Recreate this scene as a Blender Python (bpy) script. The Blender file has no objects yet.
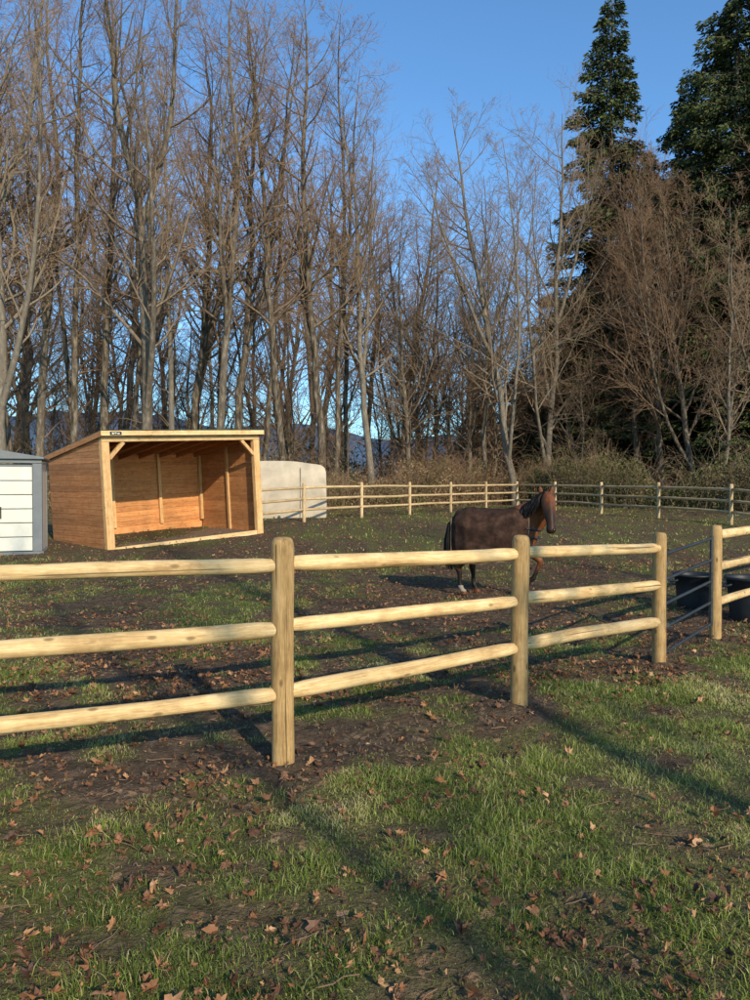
import bpy, math, numpy as np
from mathutils import Vector, Matrix
R=np.random.RandomState
scene=bpy.context.scene
scene.view_settings.view_transform='Standard'
scene.view_settings.look='None'
scene.view_settings.exposure=0
CH=1.6
def nz(v): return v/np.maximum(np.linalg.norm(v,axis=-1,keepdims=True),1e-9)

# ------------------------------------------------------------ noise
_tab=R(7).rand(8,256,256)
def vn(x,y,s=0):
    x=np.asarray(x,float)+1000.3; y=np.asarray(y,float)+1000.7
    xi=np.floor(x).astype(int); yi=np.floor(y).astype(int)
    fx=x-xi; fy=y-yi; fx=fx*fx*(3-2*fx); fy=fy*fy*(3-2*fy)
    T=_tab[s%8]; a=T[xi%256,yi%256]; b=T[(xi+1)%256,yi%256]; c=T[xi%256,(yi+1)%256]; d=T[(xi+1)%256,(yi+1)%256]
    return (a*(1-fx)+b*fx)*(1-fy)+(c*(1-fx)+d*fx)*fy
def fbm(x,y,s=0,o=4):
    r=0;a=.5;t=0
    x=np.asarray(x,float);y=np.asarray(y,float)
    for i in range(o):
        r=r+a*vn(x*2**i+i*17.3,y*2**i-i*9.1,s+i); t+=a; a*=.5
    return r/t

# front fence layout (base points)
P0=[(-4.45,2.62),(-2.50,3.40),(-.524,4.27),(1.02,5.31),(2.52,6.63),(3.497,7.69),(5.15,9.45),(6.8,11.2),(8.5,13.0),(10.9,15.3)]
def gz(x,y):
    x=np.asarray(x,float); y=np.asarray(y,float)
    z=0
    for o in (-2,-1,0,1,2):
        z=z+np.interp(y+o*.9,[-500,15,18,21.5,25,37,60,150,3000],[0,0,.05,.27,.45,.57,.75,1.0,-6])
    z=z/5.0
    near=np.clip(1-np.abs(y)/60,0,1)
    z=z+near*((fbm(x*.6,y*.6,1,3)-.5)*.06+(fbm(x*3.1,y*3.1,2,3)-.5)*.06+(fbm(x*13,y*13,3,2)-.5)*.026)
    for (px,py) in P0:
        r2=(x-px)**2+(y-py)**2
        z=z+.045*np.exp(-r2/.08)*(0.3+1.2*fbm(x*9,y*9,4,2))
    return z
def fence_y(x):
    return np.interp(x,[p[0] for p in P0],[p[1] for p in P0])
def grassmask(x,y):
    n=fbm(x*.9,y*.9,5,4); n2=fbm(x*3.3,y*3.3,6,3)
    m=(n*.35+n2*.65-.5)*3.6+.86
    d=y-fence_y(x)
    m=m-.5*np.exp(-((d-.25)/.5)**2)*(.4+1.1*fbm(x*2,y*2,3,3))
    m=np.where(d>.3,m-.38-(fbm(x*.7,y*.7,2,3)-.42)*1.6,m)
    m=m-.4*np.exp(-(((x-1.8)/2.8)**2+((y-10.2)/2.2)**2))-.5*np.exp(-(((x+3.2)/3)**2+((y-18)/2.5)**2))
    for (px,py) in P0:
        m=m-1.2*np.exp(-((x-px)**2+(y-py)**2)/.12)
    return np.clip(m,0,1)

# ------------------------------------------------------------ mesh helper
def mk(name,verts,facesets,attrs=None,mat=None,smooth=True,link=True):
    me=bpy.data.meshes.new(name)
    verts=np.asarray(verts,np.float32).reshape(-1,3)
    me.vertices.add(len(verts)); me.vertices.foreach_set('co',verts.ravel())
    idx=[];st=[];tot=0
    for f in facesets:
        f=np.asarray(f,np.int32)
        if len(f)==0: continue
        k=f.shape[1]; idx.append(f.ravel()); st.append(tot+np.arange(len(f))*k); tot+=len(f)*k
    idx=np.concatenate(idx); st=np.concatenate(st)
    me.loops.add(len(idx)); me.loops.foreach_set('vertex_index',idx.astype(np.int32))
    me.polygons.add(len(st)); me.polygons.foreach_set('loop_start',st.astype(np.int32))
    me.update(calc_edges=True)
    me.polygons.foreach_set('use_smooth',np.full(len(st),smooth,dtype=bool))
    for k,v in (attrs or {}).items():
        a=me.attributes.new(k,'FLOAT','POINT'); a.data.foreach_set('value',np.asarray(v,np.float32).ravel())
    if mat: me.materials.append(mat)
    ob=bpy.data.objects.new(name,me)
    if link: scene.collection.objects.link(ob)
    return ob
def empty(name,loc=(0,0,0)):
    e=bpy.data.objects.new(name,None); e.location=loc; e.empty_display_size=.3
    scene.collection.objects.link(e); return e
class Acc:
    def __init__(s): s.v=[];s.f={};s.a=[];s.n=0
    def add(s,v,fs,a=0.0):
        v=np.asarray(v,float).reshape(-1,3)
        for f in fs:
            f=np.asarray(f,int); s.f.setdefault(f.shape[1],[]).append(f+s.n)
        s.v.append(v); s.a.append(np.broadcast_to(a,(len(v),)).astype(float)); s.n+=len(v)
    def out(s,name,mat,smooth=True,link=True,attr='rnd'):
        return mk(name,np.concatenate(s.v),[np.concatenate(f) for f in s.f.values()],{attr:np.concatenate(s.a)},mat,smooth,link)
def tube(pts,rad,s):
    N,K,_=pts.shape
    t=np.empty_like(pts); t[:,1:-1]=pts[:,2:]-pts[:,:-2]; t[:,0]=pts[:,1]-pts[:,0]; t[:,-1]=pts[:,-1]-pts[:,-2]
    t=nz(t); ref=np.array([.31,.87,.38]); ref2=np.array([.9,-.1,.4])
    m=nz(pts[:,-1]-pts[:,0]); use=(np.abs(m@nz(ref))>.85)
    rr=np.where(use[:,None],ref2,ref)[:,None,:]
    u=nz(np.cross(t,rr)); v=np.cross(t,u)
    an=np.arange(s)*2*np.pi/s
    V=pts[:,:,None,:]+rad[:,:,None,None]*(np.cos(an)[None,None,:,None]*u[:,:,None,:]+np.sin(an)[None,None,:,None]*v[:,:,None,:])
    b=(np.arange(N)*K*s)[:,None,None]+(np.arange(K-1)*s)[None,:,None]
    j=np.arange(s)[None,None,:]; j2=(j+1)%s
    q=np.stack([b+j,b+j2,b+s+j2,b+s+j],-1).reshape(-1,4)
    return V.reshape(-1,3),q
def boxes_v(x0,x1,y0,y1,z0,z1):
    v=np.array([[x0,y0,z0],[x1,y0,z0],[x1,y1,z0],[x0,y1,z0],[x0,y0,z1],[x1,y0,z1],[x1,y1,z1],[x0,y1,z1]],float)
    f=np.array([[0,3,2,1],[4,5,6,7],[0,1,5,4],[1,2,6,5],[2,3,7,6],[3,0,4,7]])
    return v,f
def bevel(ob,w=.004):
    m=ob.modifiers.new('b','BEVEL'); m.width=w; m.segments=2; m.limit_method='ANGLE'
    return ob

# ------------------------------------------------------------ materials
def mat(name):
    m=bpy.data.materials.new(name); m.use_nodes=True; nt=m.node_tree
    for n in list(nt.nodes): nt.nodes.remove(n)
    out=nt.nodes.new('ShaderNodeOutputMaterial'); b=nt.nodes.new('ShaderNodeBsdfPrincipled')
    nt.links.new(b.outputs[0],out.inputs[0])
    b.inputs['Specular IOR Level'].default_value=.3
    return m,nt,b,out
def ramp(nt,src,stops):
    r=nt.nodes.new('ShaderNodeValToRGB'); e=r.color_ramp.elements
    while len(e)<len(stops): e.new(.5)
    for el,(p,c) in zip(e,stops): el.position=p; el.color=(*c,1)
    nt.links.new(src,r.inputs[0]); return r.outputs[0]
def mixc(nt,f,a,b,mode='MIX'):
    m=nt.nodes.new('ShaderNodeMix'); m.data_type='RGBA'; m.blend_type=mode
    for s,v in ((m.inputs[0],f),(m.inputs[6],a),(m.inputs[7],b)):
        if hasattr(v,'is_output'): nt.links.new(v,s)
        elif isinstance(v,(int,float)): s.default_value=v
        else: s.default_value=(*v,1)
    return m.outputs[2]
def noise(nt,vec,scale,detail=4,rough=.55,dist=0):
    n=nt.nodes.new('ShaderNodeTexNoise'); n.inputs['Scale'].default_value=scale; n.inputs['Detail'].default_value=detail
    n.inputs['Roughness'].default_value=rough; n.inputs['Distortion'].default_value=dist
    if vec is not None: nt.links.new(vec,n.inputs['Vector'])
    return n.outputs[0]
def mapping(nt,vec,sc,loc=None):
    m=nt.nodes.new('ShaderNodeMapping'); m.inputs['Scale'].default_value=sc
    if loc is not None: nt.links.new(loc,m.inputs['Location'])
    nt.links.new(vec,m.inputs['Vector']); return m.outputs[0]
def math_(nt,op,a,b=0.0):
    m=nt.nodes.new('ShaderNodeMath'); m.operation=op
    for s,v in ((m.inputs[0],a),(m.inputs[1],b)):
        if hasattr(v,'is_output'): nt.links.new(v,s)
        else: s.default_value=v
    return m.outputs[0]
def bump(nt,b,h,st,d=.01):
    n=nt.nodes.new('ShaderNodeBump'); n.inputs['Strength'].default_value=st; n.inputs['Distance'].default_value=d
    nt.links.new(h,n.inputs['Height']); nt.links.new(n.outputs[0],b.inputs['Normal'])
def attr(nt,nm):
    a=nt.nodes.new('ShaderNodeAttribute'); a.attribute_name=nm; return a.outputs['Fac']

def wood(name,c_dark,c_mid,c_light,axis='Z',rough=.75,var=.35,knots=True,checks=False):
    m,nt,b,out=mat(name)
    tc=nt.nodes.new('ShaderNodeTexCoord').outputs['Object']
    oi=nt.nodes.new('ShaderNodeObjectInfo').outputs['Random']; at=attr(nt,'rnd')
    off=math_(nt,'ADD',math_(nt,'MULTIPLY',oi,37.0),math_(nt,'MULTIPLY',at,53.0))
    cb=nt.nodes.new('ShaderNodeCombineXYZ')
    for i in range(3): nt.links.new(off,cb.inputs[i])
    s={'Z':(14,14,.9),'X':(.9,14,14),'Y':(14,.9,14)}[axis]
    v=mapping(nt,tc,s,cb.outputs[0])
    n1=noise(nt,v,1.6,5,.65,.6)
    v2=mapping(nt,tc,tuple(a*5 for a in s),cb.outputs[0]); n2=noise(nt,v2,2.6,2,.6)
    n3=noise(nt,mapping(nt,tc,(5,5,5),cb.outputs[0]),1.3,4,.65)
    f=math_(nt,'ADD',math_(nt,'ADD',math_(nt,'MULTIPLY',n1,.45),math_(nt,'MULTIPLY',n2,.3)),math_(nt,'MULTIPLY',n3,.25))
    c=ramp(nt,f,[(.38,c_dark),(.5,c_mid),(.60,c_light)])
    if knots:
        s3={'Z':(16,16,7),'X':(7,16,16),'Y':(16,7,16)}[axis]
        vo=nt.nodes.new('ShaderNodeTexVoronoi'); vo.inputs['Scale'].default_value=.6
        nt.links.new(mapping(nt,tc,s3,cb.outputs[0]),vo.inputs['Vector'])
        k=ramp(nt,vo.outputs['Distance'],[(.0,(.9,.9,.9)),(.08,(.7,.7,.7)),(.14,(0,0,0))])
        c=mixc(nt,k,c,tuple(x*.4 for x in c_dark))
    if checks:
        s4={'Z':(30,30,.7),'X':(.7,30,30),'Y':(30,.7,30)}[axis]
        ck=noise(nt,mapping(nt,tc,s4,cb.outputs[0]),1.0,2,.5)
        c=mixc(nt,ramp(nt,ck,[(.31,(.8,.8,.8)),(.345,(0,0,0))]),c,tuple(x*.25 for x in c_dark))
        gr=noise(nt,mapping(nt,tc,(3,3,2),cb.outputs[0]),2.0,5,.7)
        c=mixc(nt,ramp(nt,gr,[(.52,(0,0,0)),(.70,(.6,.6,.6))]),c,tuple(x*.75 for x in c_dark))
    rr=math_(nt,'ADD',math_(nt,'MULTIPLY',math_(nt,'FRACT',off),var),1-var*.6)
    hv=nt.nodes.new('ShaderNodeHueSaturation'); nt.links.new(c,hv.inputs['Color']); nt.links.new(rr,hv.inputs['Value'])
    nt.links.new(hv.outputs[0],b.inputs['Base Color']); b.inputs['Roughness'].default_value=rough
    bump(nt,b,f,.6,.006)
    return m
M_rail=wood('peeled_rail_wood',(.40,.235,.095),(.63,.42,.19),(.76,.56,.30),checks=True,var=.2)
M_post=wood('treated_post_wood',(.20,.115,.042),(.37,.225,.088),(.48,.31,.14),checks=True,var=.2)
M_pfar=wood('fence_wood_far',(.28,.18,.09),(.48,.33,.17),(.60,.44,.25),knots=False)
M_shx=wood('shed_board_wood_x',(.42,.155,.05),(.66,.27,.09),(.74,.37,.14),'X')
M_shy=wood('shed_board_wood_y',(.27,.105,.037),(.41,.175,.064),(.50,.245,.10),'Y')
M_shz=wood('shed_timber_z',(.42,.22,.08),(.62,.36,.15),(.72,.46,.22),'Z')
M_shh=wood('shed_timber_x',(.44,.25,.10),(.66,.42,.19),(.76,.53,.28),'X')

def bark():
    m,nt,b,out=mat('bark'); tc=nt.nodes.new('ShaderNodeTexCoord').outputs['Object']
    lv=attr(nt,'lv'); oi=nt.nodes.new('ShaderNodeObjectInfo').outputs['Random']
    n=noise(nt,mapping(nt,tc,(3,3,.8)),2.5,3,.65)
    base=ramp(nt,n,[(.3,(.030,.022,.015)),(.5,(.095,.072,.050)),(.7,(.24,.20,.15))])
    base=mixc(nt,ramp(nt,oi,[(.6,(0,0,0)),(1,(.4,.4,.4))]),base,(.29,.25,.20))
    tw=mixc(nt,oi,(.25,.145,.085),(.30,.205,.13))
    c=mixc(nt,lv,base,tw); nt.links.new(c,b.inputs['Base Color']); b.inputs['Roughness'].default_value=.9
    b.inputs['Specular IOR Level'].default_value=.1
    return m
M_bark=bark()
def leafmat(name,stops,trans=.35,rough=.6,an='c',spec=.3,tex=True):
    m,nt,b,out=mat(name); c=ramp(nt,attr(nt,an),stops)
    if tex:
        tc=nt.nodes.new('ShaderNodeTexCoord').outputs['Object']
        n=noise(nt,tc,60,2); c=mixc(nt,.5,c,ramp(nt,n,[(.3,(.45,.45,.45)),(.7,(1,1,1))]),'MULTIPLY')
    nt.links.new(c,b.inputs['Base Color']); b.inputs['Roughness'].default_value=rough; b.inputs['Specular IOR Level'].default_value=spec
    if trans:
        t=nt.nodes.new('ShaderNodeBsdfTranslucent'); nt.links.new(c,t.inputs['Color'])
        x=nt.nodes.new('ShaderNodeMixShader'); x.inputs[0].default_value=trans
        nt.links.new(b.outputs[0],x.inputs[1]); nt.links.new(t.outputs[0],x.inputs[2]); nt.links.new(x.outputs[0],out.inputs[0])
    return m
M_grass=leafmat('grass_blades',[(0,(.08,.115,.020)),(.4,(.19,.245,.042)),(.68,(.33,.36,.08)),(.85,(.46,.42,.16)),(1,(.54,.44,.24))],.35,.55,tex=False)
M_leaf=leafmat('fallen_leaves',[(0,(.08,.038,.022)),(.45,(.19,.085,.040)),(.8,(.33,.15,.065)),(1,(.46,.26,.13))],0,.6)
M_con=leafmat('conifer_foliage',[(0,(.012,.022,.009)),(.6,(.04,.056,.02)),(1,(.11,.12,.04))],0,.7,tex=False,spec=.15)
M_shrub=leafmat('shrub_foliage',[(0,(.035,.045,.017)),(.5,(.11,.11,.035)),(.8,(.20,.15,.065)),(1,(.29,.20,.10))],0,.7,tex=False,spec=.15)
def simple(name,col,rough=.6,metal=0,nscale=8,var=.3,bmp=0,spec=.4):
    m,nt,b,out=mat(name); tc=nt.nodes.new('ShaderNodeTexCoord').outputs['Object']
    n=noise(nt,tc,nscale,5,.6)
    c=ramp(nt,n,[(.3,tuple(x*(1-var) for x in col)),(.7,tuple(min(1,x*(1+var*.5)) for x in col))])
    nt.links.new(c,b.inputs['Base Color']); b.inputs['Roughness'].default_value=rough; b.inputs['Metallic'].default_value=metal
    b.inputs['Specular IOR Level'].default_value=spec
    if bmp: bump(nt,b,n,bmp,.02)
    return m

# ------------------------------------------------------------ ground
def ground():
    def axis(lo_pts):
        return np.unique(np.concatenate(lo_pts))
    g=lambda a,n,e:a+(e-a)*(np.arange(1,n+1)/n)**2.6
    xs=axis([np.arange(-6,7.01,.045),-g(6,75,3000),g(7,75,3000)])
    ys=axis([np.arange(1,13.01,.045),g(13,110,3200),1-g(1,45,400)+1])
    X,Y=np.meshgrid(xs,ys); Z=gz(X,Y)
    n0,n1=X.shape; V=np.stack([X,Y,Z],-1).reshape(-1,3)
    i=np.arange(n0-1)[:,None]*n1+np.arange(n1-1)[None,:]
    q=np.stack([i,i+1,i+n1+1,i+n1],-1).reshape(-1,4)
    m,nt,b,out=mat('ground_soil_grass')
    tc=nt.nodes.new('ShaderNodeTexCoord').outputs['Object']
    ga=attr(nt,'g')
    n1_=noise(nt,tc,9,6,.72); n2_=noise(nt,tc,45,3,.65); n3_=noise(nt,tc,1.1,3,.6)
    soil=ramp(nt,n1_,[(.3,(.035,.024,.016)),(.55,(.12,.08,.05)),(.75,(.25,.17,.11))])
    green=ramp(nt,n2_,[(.3,(.05,.055,.016)),(.6,(.15,.155,.045)),(.8,(.28,.25,.10))])
    c=mixc(nt,math_(nt,'MULTIPLY',ga,.88),soil,green)
    vo=nt.nodes.new('ShaderNodeTexVoronoi'); vo.inputs['Scale'].default_value=16; nt.links.new(mixc(nt,.08,tc,noise(nt,tc,14,2)),vo.inputs['Vector'])
    vm=nt.nodes.new('ShaderNodeSeparateColor'); nt.links.new(vo.outputs['Color'],vm.inputs[0])
    lit=math_(nt,'MULTIPLY',math_(nt,'GREATER_THAN',math_(nt,'ADD',vm.outputs[0],math_(nt,'MULTIPLY',n3_,.7)),.92),math_(nt,'LESS_THAN',vo.outputs['Distance'],.36))
    lc=ramp(nt,vm.outputs[1],[(0,(.08,.045,.028)),(.6,(.22,.12,.062)),(1,(.38,.23,.13))])
    c=mixc(nt,math_(nt,'MULTIPLY',lit,.85),c,lc)
    nt.links.new(c,b.inputs['Base Color']); b.inputs['Roughness'].default_value=.95; b.inputs['Specular IOR Level'].default_value=.1
    h=math_(nt,'ADD',n1_,math_(nt,'MULTIPLY',n2_,.5)); bump(nt,b,h,1.0,.05)
    mk('ground',V,[q],{'g':grassmask(X,Y)},m)
ground()

# ------------------------------------------------------------ grass + leaves
def blades(name,n,samp,L,W,seed):
    rg=R(seed); x,y=samp(rg,n)
    gm=grassmask(x,y); keep=rg.rand(n)<(gm**1.2*.95+.05)*np.clip(.4+1.6*(fbm(x*11,y*11,1,2)-.2),.1,1)
    x=x[keep];y=y[keep];gm=gm[keep]; n=len(x)
    cl=fbm(x*5,y*5,2,3)
    z=gz(x,y)-.004; l=L[0]+(L[1]-L[0])*rg.rand(n)**1.8; l=l*(.35+.65*gm)*np.clip(.1+1.9*cl**1.3,.2,2)
    az=rg.rand(n)*6.283; sa=rg.rand(n)*6.283; lean=rg.rand(n)**.6*1.25
    w=(W[0]+(W[1]-W[0])*rg.rand(n))*.5
    sd=np.stack([np.cos(sa),np.sin(sa),0*sa],-1)*w[:,None]
    ld=np.stack([np.cos(az),np.sin(az),0*az],-1)*lean[:,None]*l[:,None]
    p=np.stack([x,y,z],-1); up=np.stack([0*l,0*l,l],-1)
    uz=np.sqrt(np.maximum(.05,1-.6*lean**2))[:,None]
    m=p+up*.6*uz+ld*.28; t=p+up*.92*uz+ld*.85
    V=np.stack([p-sd,p+sd,m+sd*.75,m-sd*.75,t],1)
    b=(np.arange(n)*5)[:,None]
    c=np.clip(.47+(fbm(x*1.7,y*1.7,3,3)-.5)*1.5+rg.randn(n)*.17+(1-gm)*.2,0,1); c=np.where(rg.rand(n)<.16,.9+.1*rg.rand(n),c)
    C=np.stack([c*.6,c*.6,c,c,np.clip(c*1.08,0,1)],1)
    return mk(name,V,[b+[[0,1,2,3]],b+[[3,2,4]]],{'c':C},M_grass,True)
def s_near(rg,n):
    d=1.5+(6.5)*rg.rand(n)**.9; x=(rg.rand(n)*2-1)*(.56*d+.8); return x,d
def s_mid(rg,n):
    d=5.5+11*rg.rand(n)**1.1; x=(rg.rand(n)*2-1)*(.56*d+1); return x,d
def s_far(rg,n):
    d=14+26*rg.rand(n); x=(rg.rand(n)*2-1)*(.56*d+2); return x,d
blades('lawn_grass',560000,s_near,(.015,.08),(.002,.0045),11)
blades('paddock_grass',190000,s_mid,(.02,.08),(.005,.010),12)
blades('far_grass',70000,s_far,(.04,.11),(.012,.03),13)

def leaves(name,n,samp,S,seed,flat=.4,clump=.5):
    rg=R(seed); x,y=samp(rg,n)
    cl=fbm(x*1.3,y*1.3,7,3)*.6+fbm(x*4,y*4,1,2)*.4; keep=cl+rg.randn(n)*.08>clump; x=x[keep];y=y[keep]; n=len(x)
    out=[(0,-.35),(.06,-.16),(.36,-.30),(.34,-.08),(.54,.02),(.40,.16),(.42,.40),(.22,.36),(0,.66),(-.22,.36),(-.42,.40),(-.40,.16),(-.54,.02),(-.34,-.08),(-.36,-.30),(-.06,-.16)]
    o=np.array([(0,.05)]+out); k=len(o); T=np.c_[o,np.zeros(k)]
    V=np.repeat(T[None],n,0); V[:,1:,:2]*=(.6+.6*rg.rand(n,k-1,1))
    r2=(V[...,0]**2+V[...,1]**2)
    fold=rg.rand(n)**.6
    V[...,0]*=(1-.7*fold[:,None])
    V[...,2]=np.abs(V[...,0])*fold[:,None]*1.3+r2*(rg.randn(n)[:,None]*.6+.3)+rg.randn(n,k)*.07
    s=(S[0]+(S[1]-S[0])*rg.rand(n)**2.4); V*=s[:,None,None]
    a=rg.rand(n)*6.283; tx=rg.randn(n)*flat; ty=rg.randn(n)*flat
    def rot(V,i,j,an):
        c=np.cos(an)[:,None];s_=np.sin(an)[:,None]; A=V[...,i]*c-V[...,j]*s_; B=V[...,i]*s_+V[...,j]*c; V[...,i]=A;V[...,j]=B
    rot(V,0,1,rg.rand(n)*6.28); rot(V,1,2,tx); rot(V,0,2,ty); rot(V,0,1,a)
    z=gz(x,y)+.006+rg.rand(n)*.03*np.clip(grassmask(x,y)+.2,0,1)+np.abs(tx)*s*.3
    V+=np.stack([x,y,z],-1)[:,None,:]
    f=np.array([[0,i,i%(k-1)+1] for i in range(1,k)])
    b=(np.arange(n)*k)[:,None,None]
    c=np.clip(rg.rand(n)**1.2+rg.randn(n)*.05,0,1)
    return mk(name,V,[(b+f[None]).reshape(-1,3)],{'c':np.repeat(c,k)},M_leaf,False)
leaves('fallen_leaves',13000,s_near,(.012,.075),21,.5,.495)
leaves('paddock_leaves',24000,s_mid,(.02,.07),22,.45,.45)
leaves('far_leaves',14000,s_far,(.04,.10),23,.4,.45)
def debris():
    rg=R(77); n=400; x,y=s_near(rg,n); z=gz(x,y)+.01; a=rg.rand(n)*6.28; L=.04+.16*rg.rand(n)**2; K=4
    P=np.zeros((n,K,3)); 
    for k in range(K):
        t=k/(K-1)-.5; P[:,k,0]=x+np.cos(a)*L*t+rg.randn(n)*.004; P[:,k,1]=y+np.sin(a)*L*t+rg.randn(n)*.004; P[:,k,2]=z+rg.rand(n)*.012
    v,f=tube(P,np.full((n,K),.0022)*(.5+rg.rand(n))[:,None],4); mk('ground_twigs',v,[f],{'lv':np.full(len(v),.6)},M_bark)
    n=2600; x=-3+8*rg.rand(n); y=fence_y(x)+.1+rg.randn(n)*.32; z=gz(x,y)
    ico=np.array([[1,0,0],[-1,0,0],[0,1,0],[0,-1,0],[0,0,1],[0,0,-1]],float); fa=np.array([[0,2,4],[2,1,4],[1,3,4],[3,0,4],[2,0,5],[1,2,5],[3,1,5],[0,3,5]])
    s=.004+.018*rg.rand(n)**3; V=ico[None]*(s[:,None]*(.6+.7*rg.rand(n,6)))[...,None]; V=V+rg.randn(n,6,3)*s[:,None,None]*.25+np.stack([x,y,z],-1)[:,None]
    mk('soil_clods',V,[((np.arange(n)*6)[:,None,None]+fa[None]).reshape(-1,3)],{'rnd':np.zeros(n*6)},simple('soil_crumb',(.13,.088,.058),.95,0,30,.5,0,.1),False)
debris()

# ------------------------------------------------------------ fences
def round_log(name,a,b,r,matr,seed,parent,taper_end=True,dome=False,bend=.01,s=20,K=22):
    rg=R(seed); a=np.array(a,float); b=np.array(b,float); L=np.linalg.norm(b-a)
    t=np.linspace(0,1,K); ph=rg.rand(6)*6.28
    cx=bend*np.sin(t*np.pi+0)*rg.randn()+.0015*np.sin(t*9+ph[0]); cy=bend*np.sin(t*np.pi)*rg.randn()+.0015*np.sin(t*11+ph[1])
    z=t*L
    if taper_end:
        z=np.concatenate([[0,.03,.06,.09,.13],np.linspace(.2,L-.2,K-10),[L-.13,L-.09,L-.06,L-.03,L]]); t=z/L
        cx=np.interp(t,np.linspace(0,1,K),cx); cy=np.interp(t,np.linspace(0,1,K),cy)
        rr=r*(1+.012*np.sin(t*7+ph[2])+.012*np.sin(t*17+ph[3])+.04*(t-.5)*(1 if ph[0]>3 else -1))*np.clip(.8+.2*np.minimum(z,L-z)/.11,.8,1)
    else: rr=r*(1+.015*np.sin(t*7+ph[2])+.01*np.sin(t*17+ph[3]))
    if dome:
        z=np.concatenate([np.linspace(0,L-.06,K-7),[L-.045,L-.03,L-.018,L-.009,L-.003,L,L+.001]]); t=z/L
        cx=np.interp(t,np.linspace(0,1,K),cx); cy=np.interp(t,np.linspace(0,1,K),cy)
        rr=r*(1+.015*np.sin(t*7+ph[2])+.01*np.sin(t*17+ph[3])); rr[-7:]*=np.array([.985,.95,.89,.8,.66,.4,.02])
    an=np.arange(s)*2*np.pi/s
    V=np.zeros((K,s,3)); lump=1+.02*np.sin(an*2+ph[4])[None]+.012*np.sin(an*3+ph[5])[None]+rg.randn(K,s)*.006
    V[...,0]=cx[:,None]+rr[:,None]*np.cos(an)*lump; V[...,1]=cy[:,None]+rr[:,None]*np.sin(an)*lump; V[...,2]=z[:,None]
    i=(np.arange(K-1)*s)[:,None]; j=np.arange(s)[None]; j2=(j+1)%s
    q=np.stack([i+j,i+j2,i+s+j2,i+s+j],-1).reshape(-1,4)
    caps=[np.arange(s)[::-1][None]+0,(np.arange(s)+(K-1)*s)[None]]
    ob=mk(name,V,[q,np.concatenate(caps)],{'rnd':np.zeros(K*s)},matr)
    ob.rotation_mode='QUATERNION'; ob.rotation_quaternion=Vector(b-a).to_track_quat('Z','Y'); ob.location=Vector(a)
    ob.parent=parent
    return ob
fence=empty('wooden_rail_fence')
tops=[1.33,1.33,1.315,1.26,1.20,1.21,1.22,1.22,1.22,1.22]
rz=[(1.19,.82,.44),(1.18,.81,.43),(1.165,.80,.427),(1.135,.80,.47),(1.07,.745,.415),(1.11,.78,.41),(1.12,.79,.42),(1.12,.79,.42),(1.12,.79,.42),(1.12,.79,.42)]
for i,(p,h) in enumerate(zip(P0,tops)):
    r=[.066,.066,.064,.062,.060,.060,.060,.060,.060,.060][i]
    round_log('post',(p[0],p[1],-.3),(p[0]+R(i).randn()*.008,p[1],h),r,M_post,100+i,fence,False,True,.003,28,24)
    if i in (4,) : continue
    if i<len(P0)-1:
        q=P0[i+1]; d=np.array([q[0]-p[0],q[1]-p[1]]); d=d/np.linalg.norm(d)*.03
        for k in range(3):
            rr=.042+R(i*9+k).rand()*.007
            round_log('rail',(p[0]+d[0],p[1]+d[1],rz[i][k]+R(i*3+k).randn()*.004),(q[0]-d[0],q[1]-d[1],rz[i+1][k]-.01),rr,M_rail,200+i*3+k,fence,True,False,.006)
# gate
M_galv=simple('galvanised_steel',(.06,.063,.066),.5,.6,20,.4)
gate=empty('metal_gate'); a=np.array(P0[4]); b=np.array(P0[5]); d=(b-a)/np.linalg.norm(b-a)
a2=a+d*.12; b2=b-d*.12; ac=Acc()
zs=[(.11,.21),(.335,.43),(.55,.645),(.77,.86),(1.0,1.08)]
for (z0,z1) in zs:
    v,f=tube(np.array([[[*a2,z0],[*((a2+b2)/2),(z0+z1)/2],[*b2,z1]]]),np.full((1,3),.014),12); ac.add(v,[f])
for pt,zz in ((a2,(.11,1.0)),(b2,(.21,1.08))):
    v,f=tube(np.array([[[*pt,zz[0]-.02],[*pt,zz[1]+.02]]]),np.full((1,2),.017),12); ac.add(v,[f])
o=ac.out('gate_bars',M_galv); o.parent=gate
ac=Acc()
for zz in (.35,.9):
    v,f=boxes_v(a2[0]-.1,a2[0]+.02,a2[1]-.06,a2[1]-.03,zz,zz+.04); ac.add(v,[f])
o=ac.out('hinges',M_galv,False); o.parent=gate

far=empty('far_rail_fence')
c0=np.array([-4.24,22.6]); c1=np.array([(304-375)/750*25,25.0]); cc=np.array([7.0,37.0]); c2=np.array([11.4,24.0])
FP=[c0]+[c1+(cc-c1)*k/5 for k in range(6)]+[cc+(c2-cc)*k/4 for k in (1,2,3,4)]+[np.array([12.3,20.6]),np.array([11.9,17.8])]+[np.array(P0[-1])]
for i,p in enumerate(FP):
    z=float(gz(*p)) 
    if i<len(FP)-1:
        round_log('post',(*p,z-.2),(*p,z+1.3),.062,M_pfar,300+i,far,False,True,.004,12,12)
        q=FP[i+1]; zq=float(gz(*q))
        for k,h in enumerate((1.13,.76,.40)):
            round_log('rail',(*p,z+h),(*q,zq+h),.045,M_pfar,400+i*3+k,far,False,False,.01,10,10)

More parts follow.
